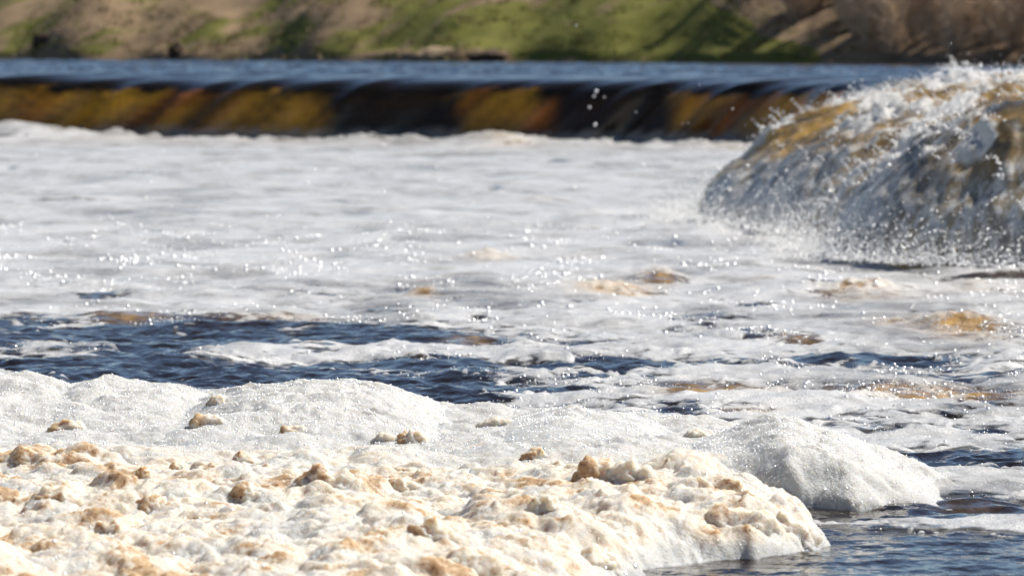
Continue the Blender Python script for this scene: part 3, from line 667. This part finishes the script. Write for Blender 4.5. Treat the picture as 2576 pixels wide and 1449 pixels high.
# ------------------------------------------------------------------ far bank
def hill_z(X, Y):
    D = Y - bank_edge(X)
    rise = .28 * np.clip(D, -3, 400); z = UP - .25 + np.where(rise > 0, 11.0 * (1 - np.exp(-rise / 11.0)), rise) + .35 * ss(-.5, 1.5, D)
    z = z + ss(0, 4, D) * (1.0 * fbm(X * .09, Y * .07, 3, 901) + .22 * fbm(X * .4, Y * .3, 2, 911)) + .04 * ss(-1, 2, D) * fbm(X * 1.3, Y * 1.1, 2, 921)
    return z, D
def build_hill():
    A = np.linspace(-.18, .18, 300); D = np.concatenate([np.linspace(-3, 30, 200), np.linspace(31, 220, 60)])
    X = np.zeros((len(D), len(A))); Y = np.zeros_like(X)
    for _ in range(1):
        x = A[None, :] * 268 * np.ones((len(D), 1)); 
    X = x * (1 + D[:, None] / 300 * .6); Y = bank_edge(X) + D[:, None]
    Z, DD = hill_z(X, Y)
    U = 1288 + F * X / Y; V = VH - F * (Z - H) / Y
    xb = (862 - 30 * np.clip(DD, 0, 60)) / F * Y                        # foot of the shrub covered slope on the right
    side = X - xb + 1.0 * fbm(X * .3, Y * .3, 2, 931)
    dry = .34 + .9 * fbm(X * .16, Y * .22, 3, 941)
    dry = dry + .5 * blob(X, DD, -20, 6, 12, 12) + .55 * blob(X, DD, -9.5, 8.5, 2.6, 1.6) + .6 * ss(1.3, 0, DD) + .5 * blob(X, DD, -4, 1, 3, 2) - .75 * blob(X, DD, 6, 3, 9, 5.5) - .35 * blob(X, DD, -13, 5, 4, 4)
    dry = np.where(side > -1.2, dry * (1 - ss(-1.2, -.3, side)) + 1.1 * ss(-1.2, -.3, side), dry)
    brown = np.clip(ss(.5, 2.5, side) * .9 + .35 * blob(X, DD, -20, 2.5, 9, 2) + .15 * ss(.1, .5, fbm(X * .5, Y * .6, 2, 951)), 0, 1)
    o = link('hillside', grid_mesh('hillside', X, Y, Z, {'dry': dry, 'brown': brown}), M['ground']); tag(o, 'grassy far river bank with dry patches', kind='structure')
build_hill()

# leafless shrubs on the right
def shrub_mesh(seed, hgt):
    r = random.Random(seed); SV, SF, TV, TF = [], [], [], []
    def prism(V, Fc, a, b, r0, r1):
        a = Vector(a); b = Vector(b); d = (b - a).normalized(); s = d.orthogonal().normalized(); t = d.cross(s); n = len(V)
        for c, rr in ((a, r0), (b, r1)):
            for k in range(3):
                an = k * 2.0944; V.append(c + (s * math.cos(an) + t * math.sin(an)) * rr)
        for k in range(3): Fc.append((n + k, n + (k + 1) % 3, n + 3 + (k + 1) % 3, n + 3 + k))
    for i in range(9):
        az = r.uniform(0, 6.283); lean = r.uniform(.05, .45); L = hgt * r.uniform(.7, 1.05)
        p = Vector((r.uniform(-.25, .25), r.uniform(-.25, .25), -.1)); d = Vector((math.cos(az) * lean, math.sin(az) * lean, 1)).normalized(); rad = .035
        for s in range(5):
            q = p + d * L / 5; prism(SV, SF, p, q, rad, rad * .78); rad *= .78
            for k in range(5):
                tt = r.uniform(0, 1); b0 = p.lerp(q, tt); az2 = r.uniform(0, 6.283); td = Vector((math.cos(az2), math.sin(az2), r.uniform(.4, 1.4))).normalized(); tl = r.uniform(.3, .9) * hgt / 3.5
                b1 = b0 + td * tl; prism(TV, TF, b0, b1, .014, .008)
                for m in range(4):
                    c0 = b0.lerp(b1, r.uniform(.3, 1)); td2 = (td + Vector((r.uniform(-.8, .8), r.uniform(-.8, .8), r.uniform(-.2, .8)))).normalized()
                    prism(TV, TF, c0, c0 + td2 * tl * .6, .009, .005)
            p = q; d = (d + Vector((r.uniform(-.25, .25), r.uniform(-.25, .25), .1))).normalized()
    a = bpy.data.meshes.new('stems'); a.from_pydata(SV, [], SF); b = bpy.data.meshes.new('twigs'); b.from_pydata(TV, [], TF)
    a.materials.append(M['bark']); b.materials.append(M['twig']); return a, b
def build_shrubs():
    kinds = [shrub_mesh(50 + i, 2.6 + .35 * i) for i in range(4)]
    r = random.Random(5); n = 0
    for row in range(7):
        D0 = 2.0 + row * 2.1
        for k in range(9):
            D = D0 + r.uniform(-.8, .8); y0 = 235.0
            u = (862 - 30 * D) + 85 + 50 * (D > 4.5) + k * 105 + r.uniform(-45, 45)
            if u > 1640: continue
            x = u / F * y0
            for _ in range(8): y0 = float(bank_edge(np.array([x]))[0]) + D; x = u / F * y0
            z, _ = hill_z(np.array([[x]]), np.array([[y0]]))
            a, b = kinds[r.randrange(4)]
            e = empty('bare_shrub', (x, y0, float(z[0, 0]))); e.rotation_euler = (0, 0, r.uniform(0, 6.28)); s = r.uniform(.8, 1.25); e.scale = (s, s, s)
            link('stems', a, None, e); link('twigs', b, None, e)
            tag(e, 'leafless brown shrub in the dense thicket on the right far bank', 'shrub', 'bare shrubs on the far bank'); n += 1
build_shrubs()

# tussocks of dry and green grass, dark clods of earth on the shore
def tussock_mesh(seed, n, h, spread, m):
    r = random.Random(seed); V, Fc = [], []
    for i in range(n):
        az = r.uniform(0, 6.283); rr = spread * math.sqrt(r.random()); b = Vector((math.cos(az) * rr, math.sin(az) * rr, -.05)); L = h * r.uniform(.5, 1.1); o = Vector((math.cos(az), math.sin(az), 0)) * L * r.uniform(.1, .7)
        s = Vector((-math.sin(az + r.uniform(-1, 1)), math.cos(az), 0)) * .02
        n0 = len(V); V += [b - s, b + s, b + o * .4 + Vector((0, 0, L * .6)) + s * .7, b + o * .4 + Vector((0, 0, L * .6)) - s * .7, b + o + Vector((0, 0, L * .9))]
        Fc += [(n0, n0 + 1, n0 + 2, n0 + 3), (n0 + 3, n0 + 2, n0 + 4)]
    me = bpy.data.meshes.new('tussock'); me.from_pydata(V, [], Fc); me.materials.append(m); return me
def build_tufts():
    r = random.Random(9)
    V = []
    for name, m, lab, n, sel in (('dry_grass_tufts', 'dry', 'tufts of dry tan grass over the far bank', 420, 0), ('green_grass_tufts', 'green', 'tufts of fresh green grass over the far bank', 420, 1)):
        base = tussock_mesh(3 + sel, 20, .24, .4, M[m]); bv = np.array([v.co[:] for v in base.vertices]); polys = [tuple(p.vertices) for p in base.polygons]
        co, fc = [], []
        for i in range(n):
            u = r.uniform(-1500, 1500 if sel == 0 else 800); D = r.uniform(.1, 14) if sel else r.uniform(.1, 12); x = u / F * 270
            if sel == 0 and -300 < u < 700 and D > 1.2 and r.random() < .85: continue
            y = float(bank_edge(np.array([x]))[0]) + D; z = float(hill_z(np.array([[x]]), np.array([[y]]))[0][0, 0]); a = r.uniform(0, 6.28); s = r.uniform(.6, 1.5)
            rot = np.array([[math.cos(a), -math.sin(a), 0], [math.sin(a), math.cos(a), 0], [0, 0, 1]])
            o = len(co) and sum(len(c) for c in co); co.append(bv @ rot.T * s + np.array([x, y, z])); fc += [tuple(k + o for k in p) for p in polys]
        bpy.data.meshes.remove(base)
        me = bpy.data.meshes.new(name); me.from_pydata(np.concatenate(co).tolist(), [], fc)
        tag(link(name, me, M[m]), lab, 'grass', kind='stuff')
build_tufts()
def clod(u, D, wd, hg, seed, label, m, cat):
    x = (u - 1288) / F * 270
    for _ in range(6): y = float(bank_edge(np.array([x]))[0]) + D; x = (u - 1288) / F * y
    z = float(hill_z(np.array([[x]]), np.array([[y]]))[0][0, 0])
    bm = bmesh.new(); bmesh.ops.create_icosphere(bm, subdivisions=3, radius=1.0); p = np.array([v.co[:] for v in bm.verts]); f = np.array([[v.index for v in q.verts] for q in bm.faces]); bm.free()
    rr = 1 + .45 * perlin3(p * 1.5 + seed, seed) + .2 * perlin3(p * 3.7 + seed, seed + 1)
    me = mesh_np(cat, p * rr[:, None] * np.array([wd / 2, wd * .35, hg]), f); o = link(label[0], me, M[m]); o.location = (x, y, z + hg * .1); tag(o, label[1], cat)
clod(445, .9, 1.0, .62, 1, ('earth_clod', 'dark earth clod at the water edge on the left far bank'), 'earth', 'earth')
clod(110, 2.2, 1.2, .5, 2, ('earth_clod', 'dark brown clod at the far left above the shore'), 'earth', 'earth')
clod(1225, .5, 1.9, .45, 3, ('earth_clod', 'long dark eroded clod at the shore in the middle'), 'earth', 'earth')
clod(1100, .4, 2.4, .6, 4, ('dry_tussock', 'pale dry tussock on the shore left of the long dark clod'), 'dry', 'grass')
clod(2085, .2, .5, .22, 5, ('shore_stone', 'small pale stone at the water edge under the shrubs'), 'dry', 'stone')
